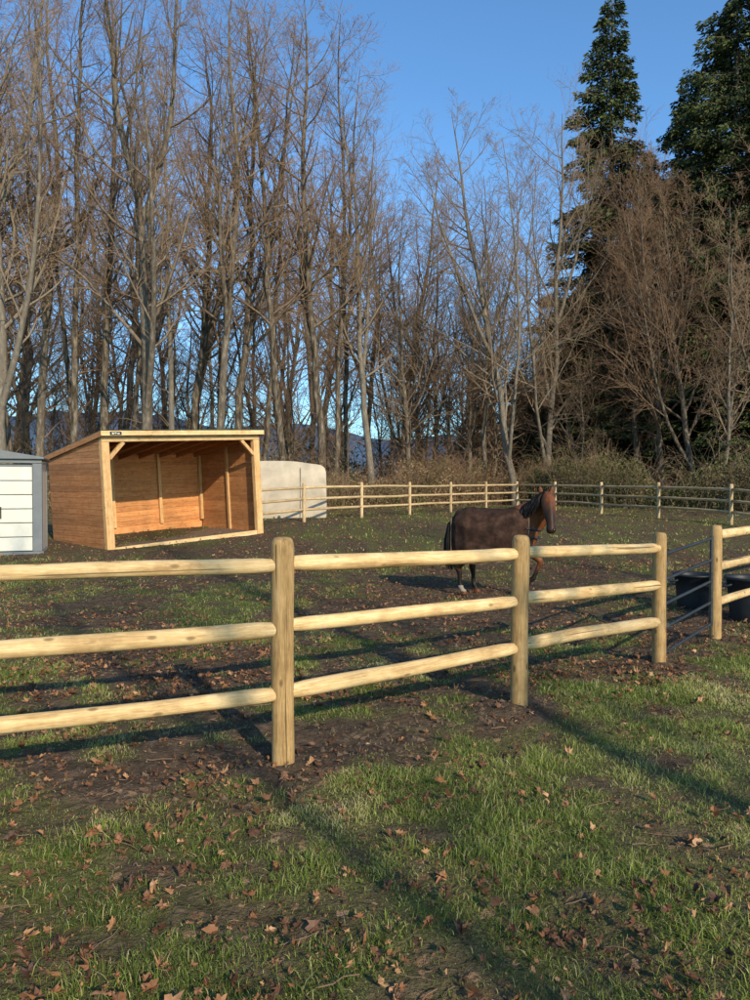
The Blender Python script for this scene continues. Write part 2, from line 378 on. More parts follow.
# ------------------------------------------------------------ run-in shed
shed=empty('wooden_run_in_shed')
FL=np.array([-6.44,18.1,.0]); FR=np.array([-3.24,21.5,.27])
W=float(np.linalg.norm(FR-FL)); D=3.0
ux=(FR-FL)/W; uy=np.cross(np.array([0,0,1.]),ux); uy/=np.linalg.norm(uy); uz=np.cross(ux,uy)
Mx=Matrix(((ux[0],uy[0],uz[0],FL[0]),(ux[1],uy[1],uz[1],FL[1]),(ux[2],uy[2],uz[2],FL[2]),(0,0,0,1)))
shed.matrix_world=Mx
HF=2.90; HB=2.42
def hz(y): return HF+(HB-HF)*y/D
def boards(name,items,m,smooth=False,bv=.004):
    ac=Acc(); rg=R(len(name)*7)
    for it in items:
        v,f=boxes_v(*it[:6]); ac.add(v,[f],rg.rand())
    o=ac.out(name,m,smooth); o.parent=shed
    if bv: bevel(o,bv)
    return o
def sidewall(name,x0,x1,tilt,gap,bv):
    ac=Acc(); rg=R(5); z=.06; bh=.142
    while z<HF:
        z1=z+bh-gap
        ymax=D-.03
        if z1>hz(D): ymax=min(D-.03,(HF-z)/(HF-HB)*D)
        yt=ymax if z1<=hz(D) else max(.0,(HF-z1)/(HF-HB)*D)
        if ymax<.1: break
        j=rg.rand()*.002*tilt
        v=np.array([[x0-j,0.003,z],[x1,0.003,z],[x1,ymax,z],[x0-j,ymax,z],[x0-j+.002*tilt,0.003,z1],[x1,0.003,z1],[x1,max(yt,.01),z1],[x0-j+.002*tilt,max(yt,.01),z1]])
        f=boxes_v(0,1,0,1,0,1)[1]; ac.add(v,[f],rg.rand()); z+=bh
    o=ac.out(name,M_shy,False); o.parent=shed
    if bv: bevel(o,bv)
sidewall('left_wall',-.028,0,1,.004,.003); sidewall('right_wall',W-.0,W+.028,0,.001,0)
it=[];z=.06
while z<HB-.02:
    it.append((0.002,W-.002,D,D+.028,z,min(z+.138,HB-.01))); z+=.142
boards('back_wall',it,M_shx)
boards('kick_boards',[(.10,W-.10,D-.04,D-.003,.07,.33)],M_shx)
ph=.14
boards('front_posts',[(-.03,ph+.03,-.035,.105,0,HF-.22),(W-ph-.03,W+.03,-.035,.105,0,HF-.22)],M_shz,bv=.008)
boards('back_posts',[(.003,.09,D-.13,D-.043,.34,HB-.02),(W-.092,W-.003,D-.13,D-.043,.34,HB-.02),(W*.36,W*.36+.09,D-.10,D-.042,.33,HB-.02),(W*.68,W*.68+.09,D-.10,D-.042,.33,HB-.02)],M_shz)
boards('side_posts',[(.003,.06,1.45,1.54,.06,hz(1.5)-.06),(W-.06,W-.003,1.45,1.54,.06,hz(1.5)-.06)],M_shz)
boards('front_header',[(-.03,W+.03,-.04,.10,HF-.218,HF-.02)],M_shh,bv=.006)
boards('front_sill',[(ph+.04,W-ph-.04,-.02,.09,-.02,.11)],M_shh,bv=.006)
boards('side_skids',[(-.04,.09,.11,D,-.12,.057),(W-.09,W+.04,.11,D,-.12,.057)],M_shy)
def brace(x0,z0,x1,z1,w=.045):
    ac=Acc(); d=np.array([x1-x0,z1-z0]); d/=np.linalg.norm(d); n=np.array([-d[1],d[0]])*w
    q=[(x0+n[0],z0+n[1]),(x0-n[0],z0-n[1]),(x1-n[0],z1-n[1]),(x1+n[0],z1+n[1])]
    v=[(a,-.02,b) for a,b in q]+[(a,.07,b) for a,b in q]
    ac.add(v,[[[0,1,2,3],[7,6,5,4],[0,4,5,1],[1,5,6,2],[2,6,7,3],[3,7,4,0]]],.3); o=ac.out('brace',M_shz,False); o.parent=shed; bevel(o,.004)
brace(ph+.03,HF-.62,ph+.42,HF-.23); brace(W-ph-.03,HF-.62,W-ph-.42,HF-.23)
def slab(name,x0,x1,y0,y1,t0,t1,m):
    v=[]
    for t in (t0,t1):
        for (x,y) in ((x0,y0),(x1,y0),(x1,y1),(x0,y1)): v.append((x,y,hz(y)+t))
    ac=Acc(); ac.add(v,[boxes_v(0,1,0,1,0,1)[1]],.5); o=ac.out(name,m,False); o.parent=shed; return o
M_roof=simple('dark_metal_roof',(.07,.09,.07),.45,.3,6,.3)
for k in range(8):
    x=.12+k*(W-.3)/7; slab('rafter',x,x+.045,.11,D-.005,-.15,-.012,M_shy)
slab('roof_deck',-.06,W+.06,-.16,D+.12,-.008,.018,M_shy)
slab('roof_sheet',-.09,W+.09,-.20,D+.16,.022,.036,M_roof)
boards('fascia',[(-.10,W+.10,-.19,-.162,HF-.075,HF+.042)],M_shh)
slab('side_fascia',-.09,-.063,-.16,D+.14,-.11,.019,M_shy); slab('side_fascia',W+.063,W+.09,-.16,D+.14,-.11,.019,M_shy)
M_sign=simple('sign_dark',(.03,.035,.04),.5,0,30,.4)
boards('maker_plate',[(.12,.42,-.198,-.192,HF-.06,HF+.02)],M_sign,bv=0)
boards('maker_plate_lettering',[(.17,.22,-.2005,-.1985,HF-.04,HF+.0),(.24,.29,-.2005,-.1985,HF-.03,HF+.0),(.31,.37,-.2005,-.1985,HF-.04,HF-.01)],simple('sign_paint',(.7,.65,.5)),bv=0)
bed=Acc(); gx,gy=np.meshgrid(np.linspace(.1,W-.1,50),np.linspace(.1,D-.05,34))
gzz=.015+.05*fbm(gx*2,gy*2,1,4)+.05
i=np.arange(33)[:,None]*50+np.arange(49)[None]; bed.add(np.stack([gx,gy,gzz],-1),[np.stack([i,i+1,i+51,i+50],-1).reshape(-1,4)])
o=bed.out('dirt_bedding',simple('bedding',(.19,.12,.075),.95,0,25,.6,.6)); o.parent=shed

# ------------------------------------------------------------ resin storage shed (left)
st=empty('plastic_storage_shed'); 
M_wp=simple('white_resin',(.62,.59,.50),.55,0,3,.1); M_gp=simple('grey_resin',(.15,.16,.165),.6,0,4,.15); M_blk=simple('black_handle',(.02,.02,.02),.4)
d0=17.4; xr=(42-375)/750*d0; z0=float(gz(xr-1,d0)); wS=1.75; dS=1.5; hS=2.12; sr=math.radians(19)
st.location=(xr-wS*math.cos(sr),d0-wS*math.sin(sr),z0-.02); st.rotation_euler=(0,0,sr)
def sb(name,items,m,bv=.01):
    ac=Acc()
    for it in items:
        v,f=boxes_v(*it); ac.add(v,[f])
    o=ac.out(name,m,False); o.parent=st; 
    if bv: bevel(o,bv)
    return o
sb('base',[(-.03,wS+.03,-.03,dS+.03,-.05,.08)],M_gp)
sb('corner_trim',[(0,.12,0,.12,.08,hS),(wS-.20,wS,0,.12,.08,hS),(0,.12,dS-.12,dS,.08,hS),(wS-.12,wS,dS-.12,dS,.08,hS)],M_gp)
pan=[]; mdx=(.13+wS-.21)/2
for k in range(6):
    za=.10+k*.325
    pan+= [(.13,mdx-.01,.02,.06,za,za+.31),(mdx+.01,wS-.21,.02,.06,za,za+.31)]
sb('door_panels',pan,M_wp,.014)
sb('door_backing',[(.125,wS-.202,.065,.09,.085,hS-.02)],M_gp,0)
sb('side_walls',[(.02,.05,.125,dS-.125,.085,hS),(wS-.06,wS-.02,.125,dS-.125,.085,hS),(.125,wS-.125,dS-.06,dS-.02,.085,hS)],M_wp)
sb('lintel',[(.0,wS,-.02,.13,hS+.002,hS+.09)],M_gp)
ac=Acc(); x0,x1=-.08,wS+.06
v=[(x0,-.10,hS+.093),(x1,-.10,hS+.093),(x1,dS+.1,hS+.093),(x0,dS+.1,hS+.093),(x0,-.10,hS+.17),(x1,-.10,hS+.14),(x1,dS+.1,hS+.14),(x0,dS+.1,hS+.17),((x0+x1)/2,-.1,hS+.30),((x0+x1)/2,dS+.1,hS+.30)]
ac.add(v,[[[0,3,2,1],[1,2,6,5],[3,0,4,7],[4,8,9,7],[8,5,6,9]],[[0,1,5,8,4]],[[2,3,7,9,6]]]); o=ac.out('roof',M_gp,False); o.parent=st; bevel(o,.015)
sb('door_handle',[(mdx-.06,mdx-.03,-.02,.018,.85,1.12),(mdx+.03,mdx+.06,-.02,.018,.85,1.12)],M_blk,.008)

# ------------------------------------------------------------ cream shelter tent
def tent():
    e=empty('canvas_storage_tent'); wx=3.7; hh=2.12; L=4.5
    P=[(-1,0),(-1,.3),(-.995,.6),(-.985,.80),(-.96,.88),(-.89,.925),(-.7,.95),(-.45,.98),(-.2,.997),(0,1)]
    P=np.array(P+[(-a,b) for a,b in P[:-1][::-1]]); tt=np.linspace(0,len(P)-1,48); n=48
    prof=np.stack([np.interp(tt,np.arange(len(P)),P[:,0])*wx/2,np.interp(tt,np.arange(len(P)),P[:,1])*hh],-1)
    K=40; ys=np.linspace(0,L,K); V=np.zeros((K,n,3)); V[...,0]=prof[:,0]; V[...,2]=prof[:,1]; V[...,1]=ys[:,None]
    sag=.05*np.abs(np.sin(ys/L*math.pi*3))[:,None]
    V[...,2]-=sag*(V[...,2]/hh)**4+ .035*fbm(V[...,0]*2.5,V[...,1]*2.5,3,3); V[...,0]*=1-.03*np.abs(np.sin(ys/L*math.pi*3))[:,None]
    i=(np.arange(K-1)*n)[:,None]; j=np.arange(n-1)[None]
    q=np.stack([i+j,i+j+1,i+n+j+1,i+n+j],-1).reshape(-1,4)
    G=24; U=np.linspace(0,1,G); VV=[]
    for k in range(n):
        x,z=V[0,k,0],V[0,k,2]
        for g in U: VV.append((x,-.02-.10*math.sin(g*math.pi)*(.1+float(fbm(x*2.5+g*2,g*4+x,2,3))),z*g))
    VV=np.array(VV); i2=(np.arange(n-1)*G)[:,None]; j2=np.arange(G-1)[None]
    q2=np.stack([i2+j2,i2+G+j2,i2+G+j2+1,i2+j2+1],-1).reshape(-1,4)+K*n
    m=simple('cream_canvas',(.50,.41,.30),.8,0,1.6,.3,.5)
    o=mk('canvas_cover',np.concatenate([V.reshape(-1,3),VV]),[q,q2],{'rnd':np.zeros(K*n+len(VV))},m); o.parent=e
    ac=Acc()
    for x in (-.9,.9):
        v,f=boxes_v(x-.012,x+.012,-.125,-.10,.05,hh*.88); ac.add(v,[f])
    o=ac.out('door_zips',simple('canvas_seam',(.42,.35,.27),.8),False); o.parent=e
    e.location=(-3.6,27.2,float(gz(-3.45,27.2))-.03); e.rotation_euler=(0,0,math.radians(8))
tent()

# ------------------------------------------------------------ tubs
M_tub=simple('black_rubber',(.022,.023,.026),.5,0,12,.3,.1)
def tub(x,y,r,h,seed):
    prof=[(0,.0),(r*.78,0),(r*.80,.01),(r*.86,h*.5),(r*.95,h*.93),(r*1.03,h*.94),(r*1.03,h),(r*.95,h),(r*.92,h*.93),(r*.83,h*.5),(r*.76,.04),(0,.03)]
    s=40; an=np.arange(s)*2*np.pi/s; V=np.array([[(a*math.cos(t),a*math.sin(t),b) for t in an] for a,b in prof])
    i=(np.arange(len(prof)-1)*s)[:,None]; j=np.arange(s)[None]; q=np.stack([i+j,i+(j+1)%s,i+s+(j+1)%s,i+s+j],-1).reshape(-1,4)
    e=empty('rubber_feed_tub',(x,y,float(gz(x,y)))); o=mk('tub_body',V,[q],{'rnd':np.zeros(V.size//3)},M_tub); o.parent=e
    t=np.linspace(0,np.pi,9)
    for sg in (-1,1):
        P=np.array([[( sg*(r*1.0+.05*math.sin(a)), .12*math.cos(a), h*.85-.03*math.sin(a)) for a in t]]); v,f=tube(P,np.full((1,9),.012),8)
        o=mk('tub_handle',v,[f],{'rnd':np.zeros(len(v))},simple('rope',(.1,.1,.1))); o.parent=e
tub(4.5,8.95,.29,.52,0); tub(4.2,9.85,.26,.46,1)

# ------------------------------------------------------------ horse
def loft(cent,ra,rb,side,s=20):
    C=np.array(cent,float)
    def cr(A,n=5):
        A=np.asarray(A,float); out=[]
        P=np.concatenate([[2*A[0]-A[1]],A,[2*A[-1]-A[-2]]])
        for i in range(1,len(P)-2):
            for k in range(n):
                t=k/n; out.append(.5*((2*P[i])+(-P[i-1]+P[i+1])*t+(2*P[i-1]-5*P[i]+4*P[i+1]-P[i+2])*t*t+(-P[i-1]+3*P[i]-3*P[i+1]+P[i+2])*t**3))
        out.append(A[-1]); return np.array(out)
    C=cr(C); ra=cr(np.array(ra)[:,None])[:,0]; rb=cr(np.array(rb)[:,None])[:,0]; K=len(C)
    t=nz(np.gradient(C,axis=0)); side=np.array(side,float)
    u=nz(side-(t@side)[:,None]*t); v=np.cross(t,u); an=np.arange(s)*2*np.pi/s
    V=C[:,None]+ra[:,None,None]*np.cos(an)[None,:,None]*u[:,None]+rb[:,None,None]*np.sin(an)[None,:,None]*v[:,None]
    i=(np.arange(K-1)*s)[:,None]; j=np.arange(s)[None]; q=np.stack([i+j,i+(j+1)%s,i+s+(j+1)%s,i+s+j],-1).reshape(-1,4)
    return V.reshape(-1,3),q,K,s
def addloft(ac,*a,**k):
    V,q,K,s=loft(*a,**k); n=len(V)
    V=np.concatenate([V,[V[:s].mean(0)],[V[-s:].mean(0)]])
    j=np.arange(s); c0=np.stack([(j+1)%s,j,np.full(s,n)],-1); c1=np.stack([j+(K-1)*s,(j+1)%s+(K-1)*s,np.full(s,n+1)],-1)
    ac.add(V,[q,np.concatenate([c0,c1])])
def horse():
    e=empty('horse'); ac=Acc(); S=(0,1,0)
    tr=[(-.64,1.02,.07,.10),(-.58,1.0,.17,.21),(-.42,.97,.25,.30),(-.2,.94,.27,.31),(.05,.91,.285,.33),(.28,.92,.26,.35),(.43,.94,.21,.32),(.54,.95,.16,.24),(.60,.95,.08,.12)]
    addloft(ac,[(x,0,z) for x,z,w,h in tr],[w for *_,w,h in tr],[h for *_,h in tr],S,s=28)
    # neck bends towards the photographer, head almost face-on
    addloft(ac,[(.30,0,1.02),(.46,-.01,1.12),(.60,-.06,1.23),(.69,-.13,1.33),(.73,-.20,1.41)],[.16,.15,.12,.10,.085],[.28,.26,.21,.16,.12],S)
    addloft(ac,[(.70,-.16,1.41),(.735,-.23,1.42),(.755,-.32,1.35),(.775,-.42,1.22),(.79,-.50,1.09),(.795,-.535,.99),(.797,-.545,.95)],[.068,.095,.102,.082,.062,.068,.04],[.08,.115,.135,.105,.072,.07,.04],(1,.18,0))
    for sg in (-1,1):
        ox,oy=sg*.062,sg*.010
        addloft(ac,[(.72+ox,-.19+oy,1.47),(.72+ox*1.25,-.20+oy,1.53),(.72+ox*1.35,-.205+oy,1.585),(.72+ox*1.3,-.205+oy,1.615)],[.022,.036,.026,.005],[.018,.02,.015,.004],(1,.18,0),s=10)
    def leg(pts):
        addloft(ac,[p[:3] for p in pts],[p[3] for p in pts],[p[4] if len(p)>4 else p[3] for p in pts],S,s=16)
    for sg,dx in ((-1,-.04),(1,.13)):
        y=sg*.13
        leg([(-.42,y*.8,.98,.11,.20),(-.36+dx*.2,y,.76,.095,.16),(-.36+dx*.5,y,.62,.065,.10),(-.50+dx,y,.44,.040,.060),(-.49+dx,y,.30,.031,.036),(-.485+dx,y,.17,.030,.034),(-.475+dx,y,.125,.037,.041),(-.45+dx,y,.07,.033,.035),(-.435+dx,y,.05,.044,.049),(-.425+dx,y,.0,.053,.061)])
    y=.12
    leg([(.38,y*.8,.92,.09,.16),(.38,y,.72,.07,.10),(.39,y,.55,.05,.06),(.40,y,.41,.042,.046),(.40,y,.30,.030,.034),(.40,y,.17,.029,.033),(.41,y,.12,.036,.040),(.44,y,.07,.032,.035),(.455,y,.05,.043,.047),(.465,y,0,.051,.059)])
    y=-.12
    leg([(.38,y*.8,.92,.09,.16),(.44,y,.74,.072,.10),(.54,y,.61,.052,.06),(.64,y,.52,.043,.046),(.61,y,.43,.030,.033),(.56,y,.31,.029,.032),(.54,y,.27,.035,.038),(.49,y,.235,.031,.034),(.47,y,.22,.042,.045),(.44,y,.18,.048,.054)])
    o=ac.out('body',None)
    r=o.modifiers.new('r','REMESH'); r.mode='VOXEL'; r.voxel_size=.012; r.use_smooth_shade=True
    s=o.modifiers.new('s','SMOOTH'); s.iterations=6; s.factor=.5
    m,nt,b,out=mat('bay_coat'); tc=nt.nodes.new('ShaderNodeTexCoord').outputs['Object']
    sp=nt.nodes.new('ShaderNodeSeparateXYZ'); nt.links.new(tc,sp.inputs[0])
    n=noise(nt,mapping(nt,tc,(8,8,3)),4,4)
    coat=ramp(nt,n,[(.3,(.085,.027,.010)),(.7,(.20,.068,.024))])
    black=(.012,.008,.006)
    zf=ramp(nt,math_(nt,'ADD',sp.outputs['Z'],math_(nt,'MULTIPLY',n,.1)),[(.10,(.25,.25,.25)),(.13,(1,1,1)),(.40,(1,1,1)),(.55,(0,0,0))])
    c=mixc(nt,zf,coat,black)
    muz=ramp(nt,math_(nt,'ADD',math_(nt,'MULTIPLY',sp.outputs['Y'],-1.0),math_(nt,'MULTIPLY',n,.04)),[(.44,(0,0,0)),(.53,(.85,.85,.85))])
    c=mixc(nt,muz,c,black)
    sock=math_(nt,'MULTIPLY',math_(nt,'MULTIPLY',math_(nt,'LESS_THAN',sp.outputs['X'],-.3),math_(nt,'LESS_THAN',sp.outputs['Y'],0.0)),math_(nt,'MULTIPLY',math_(nt,'LESS_THAN',sp.outputs['Z'],.14),math_(nt,'GREATER_THAN',sp.outputs['Z'],.055)))
    c=mixc(nt,math_(nt,'MULTIPLY',sock,.6),c,(.4,.34,.26))
    nt.links.new(c,b.inputs['Base Color']); b.inputs['Roughness'].default_value=.5; b.inputs['Specular IOR Level'].default_value=.2
    bump(nt,b,n,.15,.01)
    o.data.materials.append(m); o.parent=e
    me=simple('horse_eye',(.006,.005,.005),.08)
    for (x,y,z,r) in ((.848,-.335,1.335,.019),(.668,-.365,1.335,.019)):
        a2=Acc(); addloft(a2,[(x-r,y,z),(x-r*.5,y,z),(x,y,z),(x+r*.5,y,z),(x+r,y,z)],[.002,r*.85,r,r*.85,.002],[.002,r*.85,r,r*.85,.002],S,s=12); q=a2.out('eye',me); q.parent=e
    a2=Acc()
    for x in (.755,.83): addloft(a2,[(x,-.585,1.0),(x,-.592,1.01),(x,-.588,1.025)],[.006,.011,.005],[.006,.011,.005],(1,0,0),s=10)
    q=a2.out('nostrils',me); q.parent=e
    mh=simple('horse_hair',(.010,.007,.005),.55,0,40,.4,0,.2)
    rg=R(4); P=[];RD=[]
    for k in range(200):
        t=rg.rand(); x=.36+.34*t; z=1.29+.23*t; y=-.01-.19*t**1.2
        L=.15+.10*rg.rand(); out_=.09+.05*(1-t)
        P.append([(x,y,z),(x-.02*t,y-out_*.5,z+.01),(x-.02-.05*t+rg.randn()*.01,y-out_-.02,z-L*.4),(x-.03-.07*t+rg.randn()*.02,y-out_-.03-rg.rand()*.02,z-L)]); RD.append((.010,.012,.009,.002))
    for k in range(30):
        u=rg.randn()*.02
        P.append([(.72+u,-.20,1.51),(.73+u,-.27,1.51),(.75+u,-.35,1.45),(.76+u*1.3,-.40,1.36-rg.rand()*.05)]); RD.append((.010,.011,.008,.002))
    v,f=tube(np.array(P),np.array(RD),5); q=mk('mane',v,[f],{'rnd':np.zeros(len(v))},mh); q.parent=e
    P=[];RD=[]
    for k in range(140):
        a,b_=rg.randn(2)*.03
        P.append([(-.61,a*.4,1.15+b_*.4),(-.68+b_*.5,a,1.05),(-.70+b_,a*1.6,.80),(-.69+b_*1.3,a*1.8,.55),(-.67+b_*1.2,a*1.6,.34+rg.rand()*.15)]); RD.append((.012,.014,.012,.009,.002))
    v,f=tube(np.array(P),np.array(RD),5); q=mk('tail',v,[f],{'rnd':np.zeros(len(v))},mh); q.parent=e
    xs=np.linspace(-.66,.48,60); V=[]
    A=np.array(tr); n=46
    for x in xs:
        w=np.interp(x,A[:,0],A[:,2])+.035; h=np.interp(x,A[:,0],A[:,3])+.026; zc=np.interp(x,A[:,0],A[:,1])
        hem=.50+.025*math.sin(x*5)+.06*(x>.3)*(x-.3)/.15
        row=[]
        for k in range(n):
            u=(k/(n-1))*2-1; sgn=1 if u>0 else -1; au=abs(u)
            if au<.55:
                th=au/.55*math.pi/2; yy=w*math.sin(th)**.9; zz=zc+h*math.cos(th)**.85 if th<math.pi/2-1e-6 else zc
            else:
                s_=(au-.55)/.45; yy=w*(1.0-.04*s_)+.020*math.sin(x*26+s_*2+sgn)*s_; zz=zc+(hem-zc)*s_
            yy+=.014*(float(vn(x*9,au*7+sgn*5,1))-.5)*2; zz+=.005*math.sin(x*31+au*6)
            row.append((x,sgn*yy,zz))
        V.append(row)
    V=np.array(V); i=(np.arange(59)*n)[:,None]; j=np.arange(n-1)[None]; q_=np.stack([i+j,i+j+1,i+n+j+1,i+n+j],-1).reshape(-1,4)
    m,nt,b,out=mat('horse_rug_fabric'); tc=nt.nodes.new('ShaderNodeTexCoord').outputs['Object']
    n_=noise(nt,tc,7,5,.6); c=ramp(nt,n_,[(.36,(.020,.011,.008)),(.52,(.042,.022,.015)),(.68,(.080,.042,.028))])
    nt.links.new(c,b.inputs['Base Color']); b.inputs['Roughness'].default_value=.85; b.inputs['Specular IOR Level'].default_value=.1; bump(nt,b,noise(nt,tc,11,4),.7,.02)
    q=mk('horse_rug',V,[q_],{'rnd':np.zeros(V.size//3)},m); so=q.modifiers.new('s','SOLIDIFY'); so.thickness=.008; q.parent=e
    bd=Acc()
    for line in (V[:,0],V[:,-1],V[-1],V[0]):
        v,f=tube(line[None],np.full((1,len(line)),.012),6); bd.add(v,[f])
    q=bd.out('rug_binding',simple('binding',(.16,.095,.055),.8)); q.parent=e
    ac2=Acc()
    for z0,x0 in ((1.0,0),(.88,-.02)):
        v,f=tube(np.array([[(.44+x0,-.25,z0),(.54+x0,-.20,z0-.02),(.645+x0,-.06,z0-.03),(.645+x0,.06,z0-.03),(.54+x0,.20,z0-.02),(.44+x0,.25,z0)]]),np.full((1,6),.014),8); ac2.add(v,[f])
    q=ac2.out('rug_chest_strap',simple('strap',(.03,.03,.035))); q.parent=e
    e.location=(1.80,11.1,float(gz(1.5,11.1))-.005); e.rotation_euler=(0,0,math.radians(-14))
horse()

# ------------------------------------------------------------ trees
def spawn(pts,rad,nc,tr,lf,ang,K,rf,up,wig,rg,minr=.004,taper=.25):
    N,Kp,_=pts.shape; idx=np.repeat(np.arange(N),nc); n=len(idx)
    t=tr[0]+(tr[1]-tr[0])*((np.tile(np.arange(nc),N)+rg.rand(n))/nc)
    f=t*(Kp-1); i=np.minimum(f.astype(int),Kp-2); w=(f-i)[:,None]
    p=pts[idx,i]*(1-w)+pts[idx,i+1]*w; pd=nz(pts[idx,i+1]-pts[idx,i]); pr=rad[idx,i]*(1-w[:,0])+rad[idx,i+1]*w[:,0]
    plen=np.linalg.norm(np.diff(pts,axis=1),axis=2).sum(1)[idx]
    rv=rg.randn(n,3); perp=nz(np.cross(pd,rv)); a=np.radians(ang[0]+(ang[1]-ang[0])*rg.rand(n))[:,None]
    d=nz(np.cos(a)*pd+np.sin(a)*perp)
    L=plen*(lf[0]+(lf[1]-lf[0])*rg.rand(n))*(1-lf[2]*(t-tr[0])/(tr[1]-tr[0]))
    out=np.zeros((n,K,3)); out[:,0]=p; st=(L/(K-1))[:,None]
    for k in range(1,K):
        out[:,k]=out[:,k-1]+d*st; d=nz(d+np.array([0,0,up])+rg.randn(n,3)*wig)
    r0=np.maximum(np.minimum(pr*rf,L*.02+.004),minr); tt=np.linspace(0,1,K)
    r=r0[:,None]*(1-(1-taper)*tt)[None]; return out,np.maximum(r,minr*.7)
def bare_tree(name,seed,H=25,r0=.24,crown=.3,spread=.26,n1=34,forks=1,fine=3,link=False,up=.12,wob=1.0):
    rg=R(seed); K=14; tt=np.linspace(0,1,K)
    base=np.zeros((1,K,3)); lean=rg.randn(2)*.05*wob
    w=np.cumsum(rg.randn(K,2)*.024*wob*H/K*2,axis=0); w[0]=0
    base[0,:,:2]=w+lean*H*tt[:,None]; base[0,:,2]=tt*H-.2
    r=(r0*(1-tt)**.75+.015)[None]; r[0,0]*=1.35
    stems=[(base,r)]
    if forks:
        fp,fr=spawn(base,r,forks,(.08,.5),(.55,.8,.2),(12,32),12,.8,.10,.05,rg,taper=.1)
        fr=np.interp(np.linspace(0,1,12),[0,1],[1,.12])[None]*np.full((len(fp),1),r0*.62); stems.append((fp,fr))
    ac=Acc()
    for k,(p,rr) in enumerate(stems):
        v,f=tube(p,rr,10); ac.add(v,[f],0.0)
        nn=n1 if k==0 else int(n1*.6)
        tr=(crown,.985) if k==0 else (.2,.98)
        a1,b1=spawn(p,rr,nn,tr,(spread*.5,spread*1.5,.6),(26,68),8,.5,up,.12,rg,.012)
        v,f=tube(a1,b1,4); ac.add(v,[f],.25)
        a2,b2=spawn(a1,b1,7,(.15,.98),(.3,.6,.5),(25,60),5,.6,up*.6,.12,rg,.009)
        v,f=tube(a2,b2,3); ac.add(v,[f],.6)
        a3,b3=spawn(a2,b2,5,(.15,1),(.4,.75,.4),(22,60),4,.7,.06,.14,rg,.0065)
        v,f=tube(a3,b3,3); ac.add(v,[f],.9)
        if fine:
            a4,b4=spawn(a3,b3,fine,(.2,1),(.45,.9,.3),(20,60),3,.8,.05,.15,rg,.006)
            v,f=tube(a4,b4,3); ac.add(v,[f],1.0)
        a5,b5=spawn(p,rr,14,(.08,.5),(.02,.06,.2),(40,80),4,.2,.1,.2,rg,.007); v,f=tube(a5,b5,3); ac.add(v,[f],.7)
    return ac.out(name,M_bark,True,link,'lv')
var=[]
specs=[(26,.20,.36,.18,28,0),(27,.22,.34,.22,30,1),(24,.15,.40,.17,26,0),(28,.28,.28,.22,32,2),(22,.20,.18,.30,28,2),(19,.16,.15,.33,26,3),(24,.20,.3,.26,28,1),(16,.13,.2,.26,24,1),(25,.13,.45,.15,24,0)]
for i,(H,r0,cr,sp,n1,fk) in enumerate(specs):
    o=bare_tree('bt%d'%i,50+i,H,r0,cr,sp,n1,fk,2,wob=1.0 if i in (0,2,8) else 1.5); var.append((o.data,H))
o=bare_tree('bt_open',71,22,.15,.40,.2,16,1,0); var.append((o.data,22))
for i,(d,H) in enumerate(var): d.name='bare_tree_mesh_%d'%i
def place(v,px,d,H,rot,name='bare_tree',coll=None,sx=1.0):
    me,h0=v; o=bpy.data.objects.new(name,me); x=(px-375)/750*d
    s=H/h0; o.scale=(s*sx,s*sx,s); o.location=(x,d,float(gz(x,d))-.05); o.rotation_euler=(0,0,rot)
    (coll or scene.collection).objects.link(o); return o
rg=R(99)
front=[(5,3,34,27),(14,0,37,28),(42,1,40,29),(70,2,36,27),(86,8,41,27),(104,0,38,28),(122,8,44,28),(158,3,34,26.5),(176,2,38,25),(196,6,41,27),(222,1,37,26),(240,6,39,27),(262,8,42,26),(285,0,38,25),(318,1,40,27.5),(333,2,42,25),(350,8,44,27),(372,6,41,23),(398,4,45,22),(416,5,43,17),(438,7,47,17),(466,5,46,16),(486,6,42,18.5),(516,4,41,21),(545,5,44,22),(574,4,45,20),(640,6,43,20),(668,5,40,19),(700,4,38,18),(728,7,36,13),(-30,1,36,27),(-70,2,38,27),(-110,0,40,27),(790,5,38,19),(830,4,40,20)]
for (px,vi,d,H) in front:
    place(var[vi],px,d+rg.rand(),H,rg.rand()*6.28)
dc=bpy.data.collections.new('distant_trees_source')
for k in range(58):
    px=-120+k*18+rg.randn()*9; d=52+rg.rand()*36
    lim=np.interp(px,[0,300,380,430,470,540,750],[445,415,340,215,240,320,330])
    H=(lim*(.5+.42*rg.rand()))/750*d+1.2
    place(var[rg.randint(9)],px,d,H,rg.rand()*6.28,'tree',dc,1.15)
for k in range(36):
    px=-60+k*24+rg.randn()*8; d=44+rg.rand()*14
    place(var[(4,5,7)[k%3]],px,d,6+6*rg.rand(),rg.rand()*6.28,'sapling',dc,1.25)
e=empty('distant_tree_row'); e.instance_type='COLLECTION'; e.instance_collection=dc

